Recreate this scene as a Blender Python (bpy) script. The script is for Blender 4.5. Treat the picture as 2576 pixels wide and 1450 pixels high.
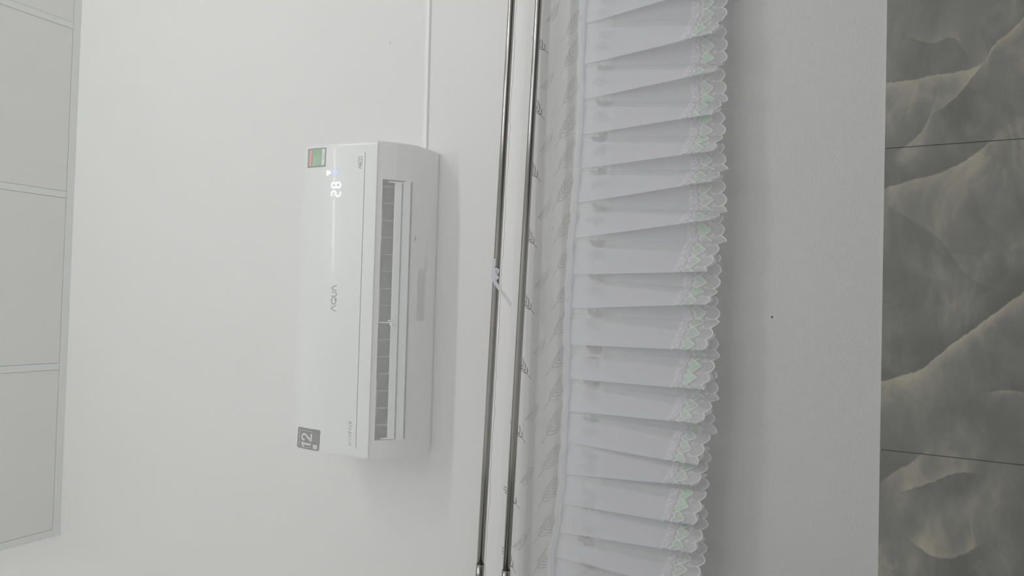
import bpy, bmesh, math, random
from mathutils import Vector, Matrix
random.seed(7)
for o in list(bpy.data.objects): bpy.data.objects.remove(o)
SC = bpy.context.scene; COL = SC.collection
PI = math.pi
H = 0.8                       # height of the camera above the floor; all z below are relative to it, roots are raised at the end

# ------------------------------------------------------------------ camera
TH, PS, RO, F, D = 0.498943, 0.0246287, 0.0158342, 1757.86, 1.5794
fw = Vector((math.sin(PS)*math.cos(TH), math.cos(PS)*math.cos(TH), math.sin(TH)))
rt = Vector((math.cos(PS), -math.sin(PS), 0)); up = rt.cross(fw)
rt, up = math.cos(RO)*rt + math.sin(RO)*up, -math.sin(RO)*rt + math.cos(RO)*up
cd = bpy.data.cameras.new('camera'); cam = bpy.data.objects.new('camera', cd); COL.objects.link(cam)
X, Y, Z = -up, rt, -fw        # the phone was held upright, the frame lies on its side
cam.matrix_world = Matrix(((X[0], Y[0], Z[0], 0), (X[1], Y[1], Z[1], -D), (X[2], Y[2], Z[2], H), (0, 0, 0, 1)))
cd.sensor_fit = 'HORIZONTAL'; cd.sensor_width = 36.0; cd.lens = F/2576*36.0; cd.clip_start = 0.02
SC.camera = cam

# ------------------------------------------------------------------ world, lights, exposure
w = bpy.data.worlds.new('world'); SC.world = w; w.use_nodes = True
w.node_tree.nodes['Background'].inputs[0].default_value = (0.80, 0.88, 1.0, 1); w.node_tree.nodes['Background'].inputs[1].default_value = 0.05
SC.view_settings.view_transform = 'Standard'; SC.view_settings.look = 'None'
SC.view_settings.gamma = 1.0; SC.view_settings.use_curve_mapping = False
SC.view_settings.exposure = 0.02
TUBES = [((2.0, -2.60, 2.66), 25.0), ((0.55, -2.60, 2.66), 11.0)]
FILL_WINDOW = ((0.9, -2.655, 1.15), 1.9, 1.3, 7.0)       # unseen glowing window, added behind the camera for soft fill light
def area(name, loc, sx, sy, power, aim, color):
    l = bpy.data.lights.new(name, 'AREA'); l.shape = 'RECTANGLE'; l.size = sx; l.size_y = sy; l.energy = power; l.color = color
    o = bpy.data.objects.new(name, l); COL.objects.link(o); o.location = (loc[0], loc[1], loc[2]+H)
    o.rotation_euler = (Vector(aim)-Vector(loc)).to_track_quat('-Z', 'Y').to_euler(); return o
for i, (p, e) in enumerate(TUBES):
    area('tube_light', p, 1.15, 0.05, e, (p[0]-0.6, 0, 0.9), (1.0, 0.995, 0.985))

area('added_fill_light', FILL_WINDOW[0], FILL_WINDOW[1], FILL_WINDOW[2], FILL_WINDOW[3], (FILL_WINDOW[0][0], 0, FILL_WINDOW[0][2]), (1.0, 1.0, 1.0))  # soft fill added at the unseen window

# ------------------------------------------------------------------ materials
def mat(name, col, rough=0.5, metal=0.0, spec=0.5, bump=None, noise=None, alpha=None, transl=0.0, coat=0.0, emit=None):
    m = bpy.data.materials.new(name); m.use_nodes = True; nt = m.node_tree; N = nt.nodes; L = nt.links
    p = N['Principled BSDF']; out = N['Material Output']
    p.inputs['Base Color'].default_value = (*col, 1); p.inputs['Roughness'].default_value = rough
    p.inputs['Metallic'].default_value = metal; p.inputs['Specular IOR Level'].default_value = spec
    if coat: p.inputs['Coat Weight'].default_value = coat; p.inputs['Coat Roughness'].default_value = 0.06
    if emit: p.inputs['Emission Color'].default_value = (*emit[0], 1); p.inputs['Emission Strength'].default_value = emit[1]
    tc = N.new('ShaderNodeTexCoord')
    if noise:
        sc_, amt = noise; n = N.new('ShaderNodeTexNoise'); n.inputs['Scale'].default_value = sc_; n.inputs['Detail'].default_value = 5
        L.new(tc.outputs['Object'], n.inputs['Vector'])
        mx = N.new('ShaderNodeMix'); mx.data_type = 'RGBA'
        mx.inputs[6].default_value = (*[c*(1-amt) for c in col], 1); mx.inputs[7].default_value = (*[min(1, c*(1+amt)) for c in col], 1)
        L.new(n.outputs['Fac'], mx.inputs[0]); L.new(mx.outputs[2], p.inputs['Base Color'])
    if bump:
        sc_, st, dist = bump; n = N.new('ShaderNodeTexNoise'); n.inputs['Scale'].default_value = sc_; n.inputs['Detail'].default_value = 4
        L.new(tc.outputs['Object'], n.inputs['Vector']); b = N.new('ShaderNodeBump')
        b.inputs['Strength'].default_value = st; b.inputs['Distance'].default_value = dist
        L.new(n.outputs['Fac'], b.inputs['Height']); L.new(b.outputs['Normal'], p.inputs['Normal'])
    sh = p.outputs[0]
    if transl:
        t = N.new('ShaderNodeBsdfTranslucent'); t.inputs[0].default_value = (*col, 1)
        ms = N.new('ShaderNodeMixShader'); ms.inputs[0].default_value = transl; L.new(sh, ms.inputs[1]); L.new(t.outputs[0], ms.inputs[2]); sh = ms.outputs[0]
    if alpha is not None:
        tr = N.new('ShaderNodeBsdfTransparent'); ms = N.new('ShaderNodeMixShader'); ms.inputs[0].default_value = alpha
        L.new(tr.outputs[0], ms.inputs[1]); L.new(sh, ms.inputs[2]); sh = ms.outputs[0]
    L.new(sh, out.inputs['Surface'])
    return m

M = {}
M['wall'] = mat('wall_paint', (0.82, 0.82, 0.81), 0.6, bump=(230, 0.5, 0.0020), noise=(3.0, 0.02))
M['ceiling'] = mat('ceiling_panel_paint', (0.635, 0.635, 0.615), 0.75, noise=(5.0, 0.03))
M['grid'] = mat('ceiling_grid_metal', (0.655, 0.67, 0.655), 0.6)
M['shadow_gap'] = mat('ceiling_gap', (0.30, 0.30, 0.29), 0.9)
M['floor'] = mat('floor_tile', (0.60, 0.60, 0.58), 0.3, noise=(4, 0.1))
M['grout'] = mat('grout', (0.30, 0.30, 0.28), 0.9)
M['plastic'] = mat('white_plastic', (0.88, 0.89, 0.90), 0.34, coat=0.10)
M['plastic_body'] = mat('body_plastic', (0.93, 0.935, 0.94), 0.42)
M['louver'] = mat('louver_plastic', (0.90, 0.93, 0.94), 0.25)
M['inner'] = mat('inner_plastic', (0.26, 0.27, 0.28), 0.6)
M['vane'] = mat('vane_plastic', (0.62, 0.63, 0.64), 0.5)
M['print'] = mat('grey_print', (0.16, 0.17, 0.17), 0.5)
M['groove'] = mat('groove', (0.12, 0.12, 0.12), 0.6)
M['black'] = mat('sticker_dark', (0.045, 0.048, 0.05), 0.4)
M['silver'] = mat('sticker_silver', (0.72, 0.72, 0.72), 0.4)
M['dim'] = mat('sticker_grey_ink', (0.22, 0.22, 0.23), 0.5)
M['lgreen'] = mat('label_green', (0.16, 0.42, 0.20), 0.45, noise=(180, 0.2))
M['lgreen2'] = mat('label_pale_green', (0.30, 0.55, 0.33), 0.45)
M['ldark'] = mat('label_border', (0.06, 0.10, 0.07), 0.45)
M['lred'] = mat('label_red', (0.75, 0.13, 0.12), 0.45)
M['lpink'] = mat('label_star', (0.95, 0.62, 0.55), 0.45)
M['lwhite'] = mat('label_white', (0.85, 0.90, 0.86), 0.5)
M['led'] = mat('led_white', (0.9, 0.9, 1), 0.5, emit=((0.86, 0.86, 1.0), 2.6))
M['ledblue'] = mat('led_blue', (0.3, 0.4, 1), 0.5, emit=((0.22, 0.42, 1.0), 1.5))
M['steel'] = mat('stainless_steel', (0.50, 0.485, 0.46), 0.15, metal=1.0, noise=(60, 0.05))
M['net'] = mat('top_net', (0.97, 0.97, 0.965), 0.9, spec=0, alpha=0.47, transl=0.5)
M['frontnet'] = mat('gathered_front_net', (0.88, 0.885, 0.885), 0.9, spec=0, alpha=0.66, transl=0.4)
M['leafnet'] = mat('side_net', (0.96, 0.97, 0.97), 0.9, spec=0, alpha=0.08, transl=0.2)
M['plainnet'] = mat('plain_net', (0.95, 0.95, 0.97), 0.9, spec=0, alpha=0.30, transl=0.1)
M['band'] = mat('white_cotton_band', (0.93, 0.94, 0.93), 0.9, spec=0, alpha=0.06, transl=0.2)
M['tape'] = mat('white_tape', (0.92, 0.92, 0.95), 0.9, spec=0, alpha=0.62, transl=0.3, bump=(400, 0.4, 0.001))
M['organza'] = mat('white_organza', (0.97, 0.965, 1.0), 0.8, spec=0.1, alpha=0.42, transl=0.05)
M['tulle'] = mat('lace_tulle', (0.97, 0.95, 0.99), 0.8, spec=0.1, alpha=0.48, transl=0.15)
M['thread'] = mat('white_thread', (0.95, 0.97, 0.95), 0.5, transl=0.15, alpha=0.85)
M['threadsoft'] = mat('soft_thread', (1.0, 0.99, 1.0), 0.6, transl=0.1, alpha=0.7)
M['film'] = mat('iridescent_film', (0.84, 0.98, 0.86), 0.3, spec=0.6, alpha=0.38, bump=(420, 0.5, 0.0008))
M['glitter'] = mat('bright_iridescent_film', (0.74, 1.0, 0.78), 0.25, spec=1.0, alpha=0.75, bump=(900, 0.8, 0.0012), coat=0.5)
M['leaf'] = mat('shade_grey_embroidery', (0.36, 0.36, 0.35), 0.8, alpha=0.30)  # white thread; its shade is put into the grey colour
M['leafdark'] = mat('dark_embroidery', (0.16, 0.16, 0.155), 0.8, alpha=0.75)
M['petal'] = mat('petal_embroidery', (0.22, 0.21, 0.19), 0.8, alpha=0.5)
M['stem'] = mat('cream_thread', (0.93, 0.93, 0.86), 0.6, alpha=0.85)
M['ribbon'] = mat('white_ribbon', (0.93, 0.92, 0.97), 0.7, spec=0.2, alpha=0.93, transl=0.2)
M['dirt'] = mat('dirt_mark', (0.12, 0.12, 0.11), 0.8)
M['faint'] = mat('faint_mark', (0.45, 0.45, 0.42), 0.8)
M['fill_pane'] = mat('added_glowing_pane', (0.8, 0.85, 0.9), 0.8, emit=((0.95, 0.98, 1.0), 1.0))  # glow of the added fill window
M['tube'] = mat('fluorescent_tube', (1, 1, 1), 0.5, emit=((0.95, 1.0, 0.98), 6.0))

def marble():
    m = bpy.data.materials.new('grey_marble_tile'); m.use_nodes = True; nt = m.node_tree; N = nt.nodes; L = nt.links
    p = N['Principled BSDF']; p.inputs['Roughness'].default_value = 0.32; p.inputs['Specular IOR Level'].default_value = 0.35
    g = N.new('ShaderNodeNewGeometry'); sep = N.new('ShaderNodeSeparateXYZ'); L.new(g.outputs['Position'], sep.inputs[0])
    def math_(op, a, b=None, clamp=False):
        n = N.new('ShaderNodeMath'); n.operation = op; n.use_clamp = clamp
        for i, v in enumerate((a, b)):
            if v is None: continue
            if isinstance(v, (int, float)): n.inputs[i].default_value = v
            else: L.new(v, n.inputs[i])
        return n.outputs[0]
    def noise(scale, detail=4, rough=0.5, dist=0.0, off=0):
        mp = N.new('ShaderNodeMapping'); mp.inputs['Location'].default_value = (off, off*0.7, off*1.3); mp.inputs['Rotation'].default_value = (0, 0.6, 0)
        mp.inputs['Scale'].default_value = (1.0, 1.0, 1.7)
        L.new(g.outputs['Position'], mp.inputs[0])
        n = N.new('ShaderNodeTexNoise'); n.inputs['Scale'].default_value = scale; n.inputs['Detail'].default_value = detail
        n.inputs['Roughness'].default_value = rough; n.inputs['Distortion'].default_value = dist; L.new(mp.outputs[0], n.inputs['Vector']); return n.outputs['Fac']
    px = sep.outputs[0]; pz = math_('SUBTRACT', sep.outputs[2], H)
    zn = math_('MULTIPLY', math_('ADD', pz, 0.30), 1/0.34)       # 0..1 over z -0.30..0.04
    jag = math_('MULTIPLY', math_('SUBTRACT', noise(55, 5, 0.6), 0.5), 0.010)
    def ramp(v, a, b, ca, cb):
        r = N.new('ShaderNodeMapRange'); r.interpolation_type = 'SMOOTHSTEP'; r.inputs[1].default_value = a; r.inputs[2].default_value = b
        r.inputs[3].default_value = ca; r.inputs[4].default_value = cb; L.new(v, r.inputs[0]); return r.outputs[0]
    lo = ramp(noise(4.2, 6, 0.55, 0.6), 0.34, 0.68, 0, 1)
    wisp = ramp(noise(6.5, 6, 0.58, 0.9, 3.1), 0.44, 0.68, 0, 1)
    rdg = math_('ABSOLUTE', math_('SUBTRACT', noise(7, 5, 0.55, 1.0, 7.7), 0.5))
    rdg = math_('MULTIPLY', ramp(rdg, 0.0, 0.11, 1, 0), ramp(noise(5, 3, 0.5, 0.3, 5.2), 0.42, 0.62, 0, 1))
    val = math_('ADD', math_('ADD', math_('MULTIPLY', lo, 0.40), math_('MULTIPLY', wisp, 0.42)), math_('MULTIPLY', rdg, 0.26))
    # each fold: (x, z) points, side of the bright bank (+1 = towards +x), width, strength, dark bank, z range
    V = [([(.4626,.018),(.4626,-.025),(.4676,-.065),(.4686,-.098),(.4727,-.130),(.4869,-.149),(.5083,-.158),(.5276,-.18),(.5567,-.207)], -1, .022, .75, .25),
         ([(.4032,-.082),(.4238,-.105),(.459,-.130),(.4869,-.149)], 1, .03, .55, .35),
         ([(.3299,-.013),(.3455,-.033),(.3675,-.05),(.3826,-.056)], -1, .03, .65, .2),
         ([(.25,.019),(.2632,-.027),(.2725,-.068),(.2857,-.10),(.3063,-.132),(.3238,-.151)], -1, .035, .7, .35),
         ([(-.1373,.02),(-.121,-.019),(-.1054,-.052),(-.0907,-.066),(-.0518,-.104),(-.0302,-.129),(.0048,-.166),(.0465,-.212)], -1, .024, 1.0, .55),
         ([(-.1396,-.168),(-.1359,-.186),(-.1379,-.214)], -1, .012, .7, .3),
         ([(-.3273,.009),(-.3045,-.015),(-.2901,-.035),(-.2769,-.048)], -1, .05, .6, .3),
         ([(-.3402,-.035),(-.3238,-.068),(-.3008,-.107),(-.2958,-.132)], 1, .03, .55, .4),
         ([(-.4489,-.05),(-.4628,-.077),(-.4627,-.096),(-.4503,-.122),(-.4356,-.14)], 1, .035, .6, .3),
         ([(.2135,.007),(.1804,-.035),(.1482,-.076),(.0791,-.122),(.0568,-.154)], 1, .05, .22, .12),
         ([(.5435,-.03),(.5314,-.058),(.533,-.097),(.5155,-.11)], 1, .03, .4, .2)]
    for pts, side, wd, st, dk in V:
        pts = sorted(pts, key=lambda q: q[1]); z0, z1 = pts[0][1], pts[-1][1]
        fc = N.new('ShaderNodeFloatCurve'); c = fc.mapping.curves[0]
        pp = [((z+.30)/.34, (x+.6)/1.3) for x, z in pts]
        c.points[0].location = pp[0]; c.points[1].location = pp[-1]
        for q in pp[1:-1]: c.points.new(*q)
        fc.mapping.update(); L.new(zn, fc.inputs['Value'])
        cx = math_('SUBTRACT', math_('MULTIPLY', fc.outputs[0], 1.3), 0.6)
        s = math_('ADD', math_('SUBTRACT', px, cx), jag)
        if side < 0: s = math_('MULTIPLY', s, -1.0)
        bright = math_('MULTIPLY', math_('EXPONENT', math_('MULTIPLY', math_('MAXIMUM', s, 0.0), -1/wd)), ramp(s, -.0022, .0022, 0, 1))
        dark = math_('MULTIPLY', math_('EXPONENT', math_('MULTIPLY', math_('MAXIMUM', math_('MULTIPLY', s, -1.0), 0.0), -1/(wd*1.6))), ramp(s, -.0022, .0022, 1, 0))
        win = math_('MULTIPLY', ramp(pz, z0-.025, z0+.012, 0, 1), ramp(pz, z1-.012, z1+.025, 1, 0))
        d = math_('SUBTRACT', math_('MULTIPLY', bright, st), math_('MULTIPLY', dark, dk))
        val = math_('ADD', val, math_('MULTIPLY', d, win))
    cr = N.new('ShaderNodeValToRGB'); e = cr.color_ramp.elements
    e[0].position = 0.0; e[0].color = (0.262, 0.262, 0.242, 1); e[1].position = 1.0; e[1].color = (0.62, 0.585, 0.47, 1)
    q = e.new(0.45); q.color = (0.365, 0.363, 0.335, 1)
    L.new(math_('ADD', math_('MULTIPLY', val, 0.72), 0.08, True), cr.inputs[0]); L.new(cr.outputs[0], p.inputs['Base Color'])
    return m
M['marble'] = marble()

# ------------------------------------------------------------------ helpers
def mesh_obj(name, verts, faces, m, parent=None, smooth=False, mids=None):
    me = bpy.data.meshes.new(name); me.from_pydata([tuple(v) for v in verts], [], faces)
    for k in (m if isinstance(m, (list, tuple)) else [m]): me.materials.append(M[k])
    if mids: me.polygons.foreach_set('material_index', mids)
    if smooth: me.polygons.foreach_set('use_smooth', [True]*len(me.polygons))
    me.update(); o = bpy.data.objects.new(name, me); COL.objects.link(o)
    if parent: o.parent = parent
    return o
class MB:
    def __init__(s): s.v = []; s.f = []; s.m = []
    def add(s, v, f, mi=0):
        b = len(s.v); s.v += [tuple(q) for q in v]; s.f += [tuple(b+i for i in q) for q in f]; s.m += [mi]*len(f); return s
    def box(s, x0, x1, y0, y1, z0, z1, mi=0):
        return s.add([(x, y, z) for x in (x0, x1) for y in (y0, y1) for z in (z0, z1)],
            [(0,1,3,2),(4,6,7,5),(0,4,5,1),(2,3,7,6),(0,2,6,4),(1,5,7,3)], mi)
    def tube(s, a, b, r, n=20, mi=0, r2=None):
        a = Vector(a); b = Vector(b); d = (b-a).normalized(); u = d.orthogonal().normalized(); v = d.cross(u); r2 = r if r2 is None else r2
        vs = []
        for p, rr in ((a, r), (b, r2)):
            vs += [p+rr*(math.cos(2*PI*i/n)*u+math.sin(2*PI*i/n)*v) for i in range(n)]
        return s.add(vs, [(i, (i+1) % n, n+(i+1) % n, n+i) for i in range(n)]+[tuple(range(n-1, -1, -1)), tuple(range(n, 2*n))], mi)
    def prism(s, prof, x0, x1, mi=0):   # prof: (y, z) polygon extruded along x
        n = len(prof)
        return s.add([(x0, y, z) for y, z in prof]+[(x1, y, z) for y, z in prof],
            [(i, (i+1) % n, n+(i+1) % n, n+i) for i in range(n)]+[tuple(range(n-1, -1, -1)), tuple(range(n, 2*n))], mi)
    def build(s, name, m, parent=None, smooth=False, fix=False):
        o = mesh_obj(name, s.v, s.f, m, parent, smooth, s.m)
        if fix:
            bm = bmesh.new(); bm.from_mesh(o.data); bmesh.ops.recalc_face_normals(bm, faces=bm.faces); bm.to_mesh(o.data); bm.free()
        return o
def bevel(o, wd, seg=2):
    b = o.modifiers.new('bevel', 'BEVEL'); b.width = wd; b.segments = seg; b.limit_method = 'ANGLE'; b.angle_limit = math.radians(40); return o
def auto(o):
    o.data.polygons.foreach_set('use_smooth', [True]*len(o.data.polygons)); 
    wn = o.modifiers.new('wn', 'WEIGHTED_NORMAL'); wn.keep_sharp = True; return o
def thing(name, label, cat, loc=(0,0,0), rz=0, group=None):
    o = bpy.data.objects.new(name, None); COL.objects.link(o); o.location = loc; o.rotation_euler = (0, 0, rz); o.empty_display_size = 0.05
    o['label'] = label; o['category'] = cat
    if group: o['group'] = group
    return o
def struct(o): o['kind'] = 'structure'; return o
def shift(o, loc):            # put an object's own origin at loc while its mesh stays put
    o.data.transform(Matrix.Translation(-Vector(loc))); o.location = loc; return o
def ribbon(mb, pts, wd, fn, mi=0, closed=False, taper=False):
    """flat stroke through 2-D points; fn maps (a, b) to 3-D"""
    n = len(pts); vs = []
    for i in range(n):
        if closed: p, q = pts[(i-1) % n], pts[(i+1) % n]
        else: p, q = pts[max(i-1, 0)], pts[min(i+1, n-1)]
        dx, dy = q[0]-p[0], q[1]-p[1]; l = math.hypot(dx, dy) or 1; nx, ny = -dy/l, dx/l
        h = wd/2*(1 if not taper else (0.25+0.75*math.sin(PI*(i+0.5)/n)))
        vs += [fn(pts[i][0]+nx*h, pts[i][1]+ny*h), fn(pts[i][0]-nx*h, pts[i][1]-ny*h)]
    fs = [(2*i, 2*i+1, 2*i+3, 2*i+2) for i in range(n-1)]
    if closed: fs.append((2*n-2, 2*n-1, 1, 0))
    mb.add(vs, fs, mi)
def arc(cx, cy, r, a0, a1, n=10, ry=None):
    ry = r if ry is None else ry
    return [(cx+r*math.cos(math.radians(a0+(a1-a0)*i/n)), cy+ry*math.sin(math.radians(a0+(a1-a0)*i/n))) for i in range(n+1)]

# ------------------------------------------------------------------ room shell
XL, XR, YB, ZF, ZC = -0.952, 3.30, -2.70, -H, 2.836
TT = 0.018   # top edge of the wall tiles
wf = struct(MB().box(XL-.1, XR+.1, 0, .12, ZF-.1, ZC+.12).build('wall_front', 'wall'))
struct(MB().box(XL-.12, XL, YB-.1, 0, ZF-.1, ZC+.12).build('wall_left', 'wall'))
struct(MB().box(XR, XR+.12, YB-.1, 0, ZF-.1, ZC+.12).build('wall_right', 'wall'))
struct(MB().box(XL, XR, YB-.12, YB, ZF-.1, ZC+.12).build('wall_back', 'wall'))
struct(MB().box(XL, XR, YB, 0, ZF-.1, ZF).build('floor', 'floor'))
cl = struct(MB().box(XL, XR, YB, 0, ZC+.03, ZC+.12).build('ceiling', 'shadow_gap'))
# ceiling: lay-in panels, tee bars between them and an angle trim along the walls
PX = [XL, -0.294, 0.375, 1.041, 1.707, 2.373, 3.039, XR]; PY = [0, -.668, -1.334, -2.0, YB]
E1 = .026; hb = .012
for i in range(len(PX)-1):
    for j in range(len(PY)-1):
        x0 = PX[i]+(E1 if i == 0 else hb); x1 = PX[i+1]-(E1 if i == len(PX)-2 else hb)
        y1 = PY[j]-(E1 if j == 0 else hb); y0 = PY[j+1]+(E1 if j == len(PY)-2 else hb)
        g = .0022
        b = MB().box(x0+g, x1-g, y0+g, y1-g, ZC+.003, ZC+.016)
        b.build('ceiling_panel', 'ceiling', cl)
MB().box(PX[0]+.0, XR, -E1, -.0004, ZC, ZC+.006).build('edge_trim', 'grid', cl)
for x in PX[1:-1]: MB().box(x-hb, x+hb, YB, -E1-.0015, ZC+.001, ZC+.03).build('tee_bar', 'grid', cl)
for y in PY[1:-1]: MB().box(XL+E1, XR, y-hb, y+hb, ZC+.0015, ZC+.03).build('cross_tee', 'grid', cl)
MB().box(XL+.0004, XL+E1, YB, -E1-.001, ZC, ZC+.006).build('edge_trim', 'grid', cl)
t_ = MB().box(XL+.0005, XL+.052, -E1-.0025, -.0004, ZC-.0016, ZC).build('trim_end_piece', 'grid', cl)
MB().box(XL+.052, XL+.0532, -E1, -.0004, ZC-.0006, ZC+.0).build('trim_joint', 'groove', cl)
# wall tiles, 60 x 30 cm
JX = [XL, -.87, -.27, .33, .93, 1.53, 2.13, 2.73, XR]; JZ = [TT, -.282, -.582, ZF]
MB().box(XL, XR, -.0012, 0, ZF, TT-.0015).build('grout_bed', 'grout', wf)
for i in range(len(JX)-1):
    for j in range(3):
        g = .0009
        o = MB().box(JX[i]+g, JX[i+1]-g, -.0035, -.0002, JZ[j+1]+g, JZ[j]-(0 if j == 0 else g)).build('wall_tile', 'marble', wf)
# small dirt marks on the plaster
for (x, z, r, mk) in [(.741,1.284,.0018,'dirt'),(.68,1.265,.0013,'dirt'),(.2,2.13,.0016,'faint'),(-.015,.226,.0020,'dirt'),(-.47,1.82,.002,'faint'),(.19,.75,.0014,'faint')]:
    vs = [(x+r*1.4*math.cos(a)*random.uniform(.6, 1.2), -.0006, z+r*math.sin(a)*random.uniform(.6, 1.2)) for a in [k*PI/4 for k in range(8)]]
    vs += [(p[0], .0, p[2]) for p in vs]
    mesh_obj('dirt_speck', vs, [tuple(range(8))]+[(i, (i+1) % 8, 8+(i+1) % 8, 8+i) for i in range(8)], mk, wf)

(wx, wy, wz), ww_, wh_, _ = FILL_WINDOW
wd_ = struct(MB().box(wx-ww_/2, wx+ww_/2, YB+.004, YB+.012, wz-wh_/2, wz+wh_/2).build('added_fill_window', 'fill_pane'))  # added window, unseen, built round the fill light
for a0, a1, b0, b1 in [(-.5, .5, -.5, -.46), (-.5, .5, .46, .5), (-.5, -.47, -.46, .46), (.47, .5, -.46, .46), (-.012, .012, -.46, .46)]:
    MB().box(wx+a0*ww_, wx+a1*ww_, YB, YB+.03, wz+b0*wh_, wz+b1*wh_).build('added_window_frame', 'plastic', wd_)
# tube lamps on the wall behind the camera
for (p, e), lb in zip(TUBES, ('white tube lamp high on the back wall beside the right corner', 'white tube lamp high on the back wall towards the left corner')):
    t = thing('tube_lamp', lb, 'lamp', (p[0], YB, p[2]+.03))
    MB().box(-.62, .62, .0, .035, -.03, .03).build('lamp_body', 'plastic', t)
    MB().tube((-.58, .052, 0), (.58, .052, 0), .013, 12).build('tube', 'tube', t, True)
    for s in (-1, 1): MB().box(s*.6-.02, s*.6+.02, .03, .07, -.02, .02).build('end_cap', 'plastic', t)

# ------------------------------------------------------------------ air conditioner
ac = thing('air_conditioner', 'white split air conditioner high on the wall with open louver and lit display', 'air conditioner', (0, 0, 1.095))
AZ = 1.095
XW = .405; OX0, OX1 = -.359, .309
FRONT = [(-.186, 1.402), (-.2035, 1.398), (-.2065, 1.388), (-.2125, 1.345), (-.2120, 1.310), (-.2085, 1.275), (-.200, 1.217), (-.1925, 1.168), (-.1905, 1.1585)]
def fy(z):
    for (y0, z0), (y1, z1) in zip(FRONT[1:], FRONT[2:]):
        if z1 <= z <= z0: return y0+(y1-y0)*(z0-z)/(z0-z1)
    return FRONT[1][0] if z > 1.38 else FRONT[-1][0]
def Zs(pr): return [(y, z-AZ) for y, z in pr]
top = [(0, 1.398), (-.17, 1.402), (-.196, 1.397), (-.2015, 1.385), (-.2065, 1.345), (-.2060, 1.31), (-.2025, 1.275), (-.194, 1.217), (-.1865, 1.168), (-.1855, 1.1575)]
n1, n2 = (-.1775, 1.1495), (-.1095, 1.1052)
bot = [(-.15, 1.1275), (-.128, 1.1145), (-.1095, 1.1052), (-.085, 1.1015), (-.05, 1.099), (-.012, 1.0965), (-.003, 1.099), (0, 1.105)]
full = top+[n1]+bot[:]
cav = top+[n1, (-.172, 1.168), (-.158, 1.205), (-.118, 1.212), (-.092, 1.165), (-.1055, 1.1115), n2]+bot[3:]
body = MB()
body.prism(Zs(full), -XW+.001, OX0); body.prism(Zs(full), OX1, XW-.001)
body.prism(Zs(cav), OX0, OX1)
def shrink(pr, d):
    cy, cz = -.10, 1.25; return [(y+(cy-y)*d/abs(cy-y+1e-6) if abs(cy-y) > .03 else y, z+(cz-z)*d/abs(cz-z+1e-6)) for y, z in pr]
for s_ in (-1, 1):                                    # rounded ends
    rings = [(XW-.001, 0), (XW+.0012, .0012), (XW+.0026, .0036), (XW+.0030, .0070)]; nn_ = len(full); vs = []; fs = []
    for x, d in rings: vs += [(s_*x, min(y, 0), z-AZ) for y, z in shrink(full, d)]
    for k in range(3): fs += [(k*nn_+i, k*nn_+(i+1) % nn_, (k+1)*nn_+(i+1) % nn_, (k+1)*nn_+i) for i in range(nn_)]
    fs.append(tuple(range(3*nn_, 4*nn_))); body.add(vs, fs)
ob = body.build('body', 'plastic_body', ac, fix=True)
# dark lining of the outlet
lin = MB(); q = [(-.1725, 1.167), (-.158, 1.2045), (-.118, 1.2115), (-.0925, 1.165)]
q2 = [(y+dy, z+dz) for (y, z), (dy, dz) in zip(q, [(.001, 0), (.001, -.001), (-.001, -.001), (-.001, 0)])]
lin.prism(Zs(q+q2[::-1]), OX0+.001, OX1-.001)
for x in (OX0+.0006, OX1-.0014): lin.prism(Zs([(-.1715, 1.16), (-.158, 1.2045), (-.118, 1.2115), (-.0935, 1.165), (-.107, 1.1115), (-.17, 1.152)]), x, x+.0008)
lin.build('outlet_lining', 'inner', ac, fix=True)
MB().tube((OX0+.01, -.128, 1.182-AZ), (OX1-.01, -.128, 1.182-AZ), .021, 24).build('fan_drum', 'inner', ac, True)
for k in range(15):                                   # swing vanes
    x = OX0+.035+k*.0440
    MB().prism(Zs([(-.168, 1.158), (-.160, 1.178), (-.120, 1.186), (-.108, 1.150), (-.118, 1.124)]), x, x+.0016).build('swing_vane', 'vane', ac, fix=True)
MB().box(OX0+.02, .0, -.167, -.164, 1.1655-AZ, 1.169-AZ).build('vane_link', 'vane', ac)
MB().box(.02, OX1-.02, -.167, -.164, 1.1655-AZ, 1.169-AZ).build('vane_link', 'vane', ac)
for x in (-.3, -.06, .14): MB().prism(Zs([(-.171, 1.155), (-.166, 1.168), (-.150, 1.178), (-.150, 1.174), (-.163, 1.165), (-.168, 1.154)]), x, x+.09).build('outlet_rib', 'vane', ac, fix=True)
# front cover: one curved shell in front of the body
fc = MB(); inner = [(y+.0055, z) for y, z in FRONT][::-1]; inner = [(y, min(z, 1.3965)) for y, z in inner]
n = len(FRONT); xs = [-XW-.001, -XW+.003, -XW+.012, XW-.012, XW-.003, XW+.001]; ins = [.0045, .0012, 0, 0, .0012, .0045]
rings = []
for x, dn in zip(xs, ins): rings.append([(x, y+dn, z-AZ+(dn*.6 if z < 1.2 else -dn*.6)) for y, z in FRONT]+[(x, y, z-AZ) for y, z in inner])
vs = [p for r in rings for p in r]; m_ = 2*n; fs = []
for k in range(len(rings)-1):
    for i in range(m_): fs.append((k*m_+i, k*m_+(i+1) % m_, (k+1)*m_+(i+1) % m_, (k+1)*m_+i))
fs += [tuple(range(m_)), tuple(range((len(rings)-1)*m_, len(rings)*m_))]
o = mesh_obj('front_cover', vs, fs, 'plastic', ac)
bm = bmesh.new(); bm.from_mesh(o.data); bmesh.ops.recalc_face_normals(bm, faces=bm.faces); bm.to_mesh(o.data); bm.free()
bevel(o, .0015, 2); auto(o)
def onf(off=.0006): return lambda x, z: (x, fy(z)-off, z-AZ)
def strip_on_front(x0, x1, z0, z1, off=.0006, n=6):
    fn = onf(off); return [fn(x, z) for z in [z0+(z1-z0)*i/n for i in range(n+1)] for x in (x0, x1)], [(2*i, 2*i+1, 2*i+3, 2*i+2) for i in range(n)]
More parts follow.
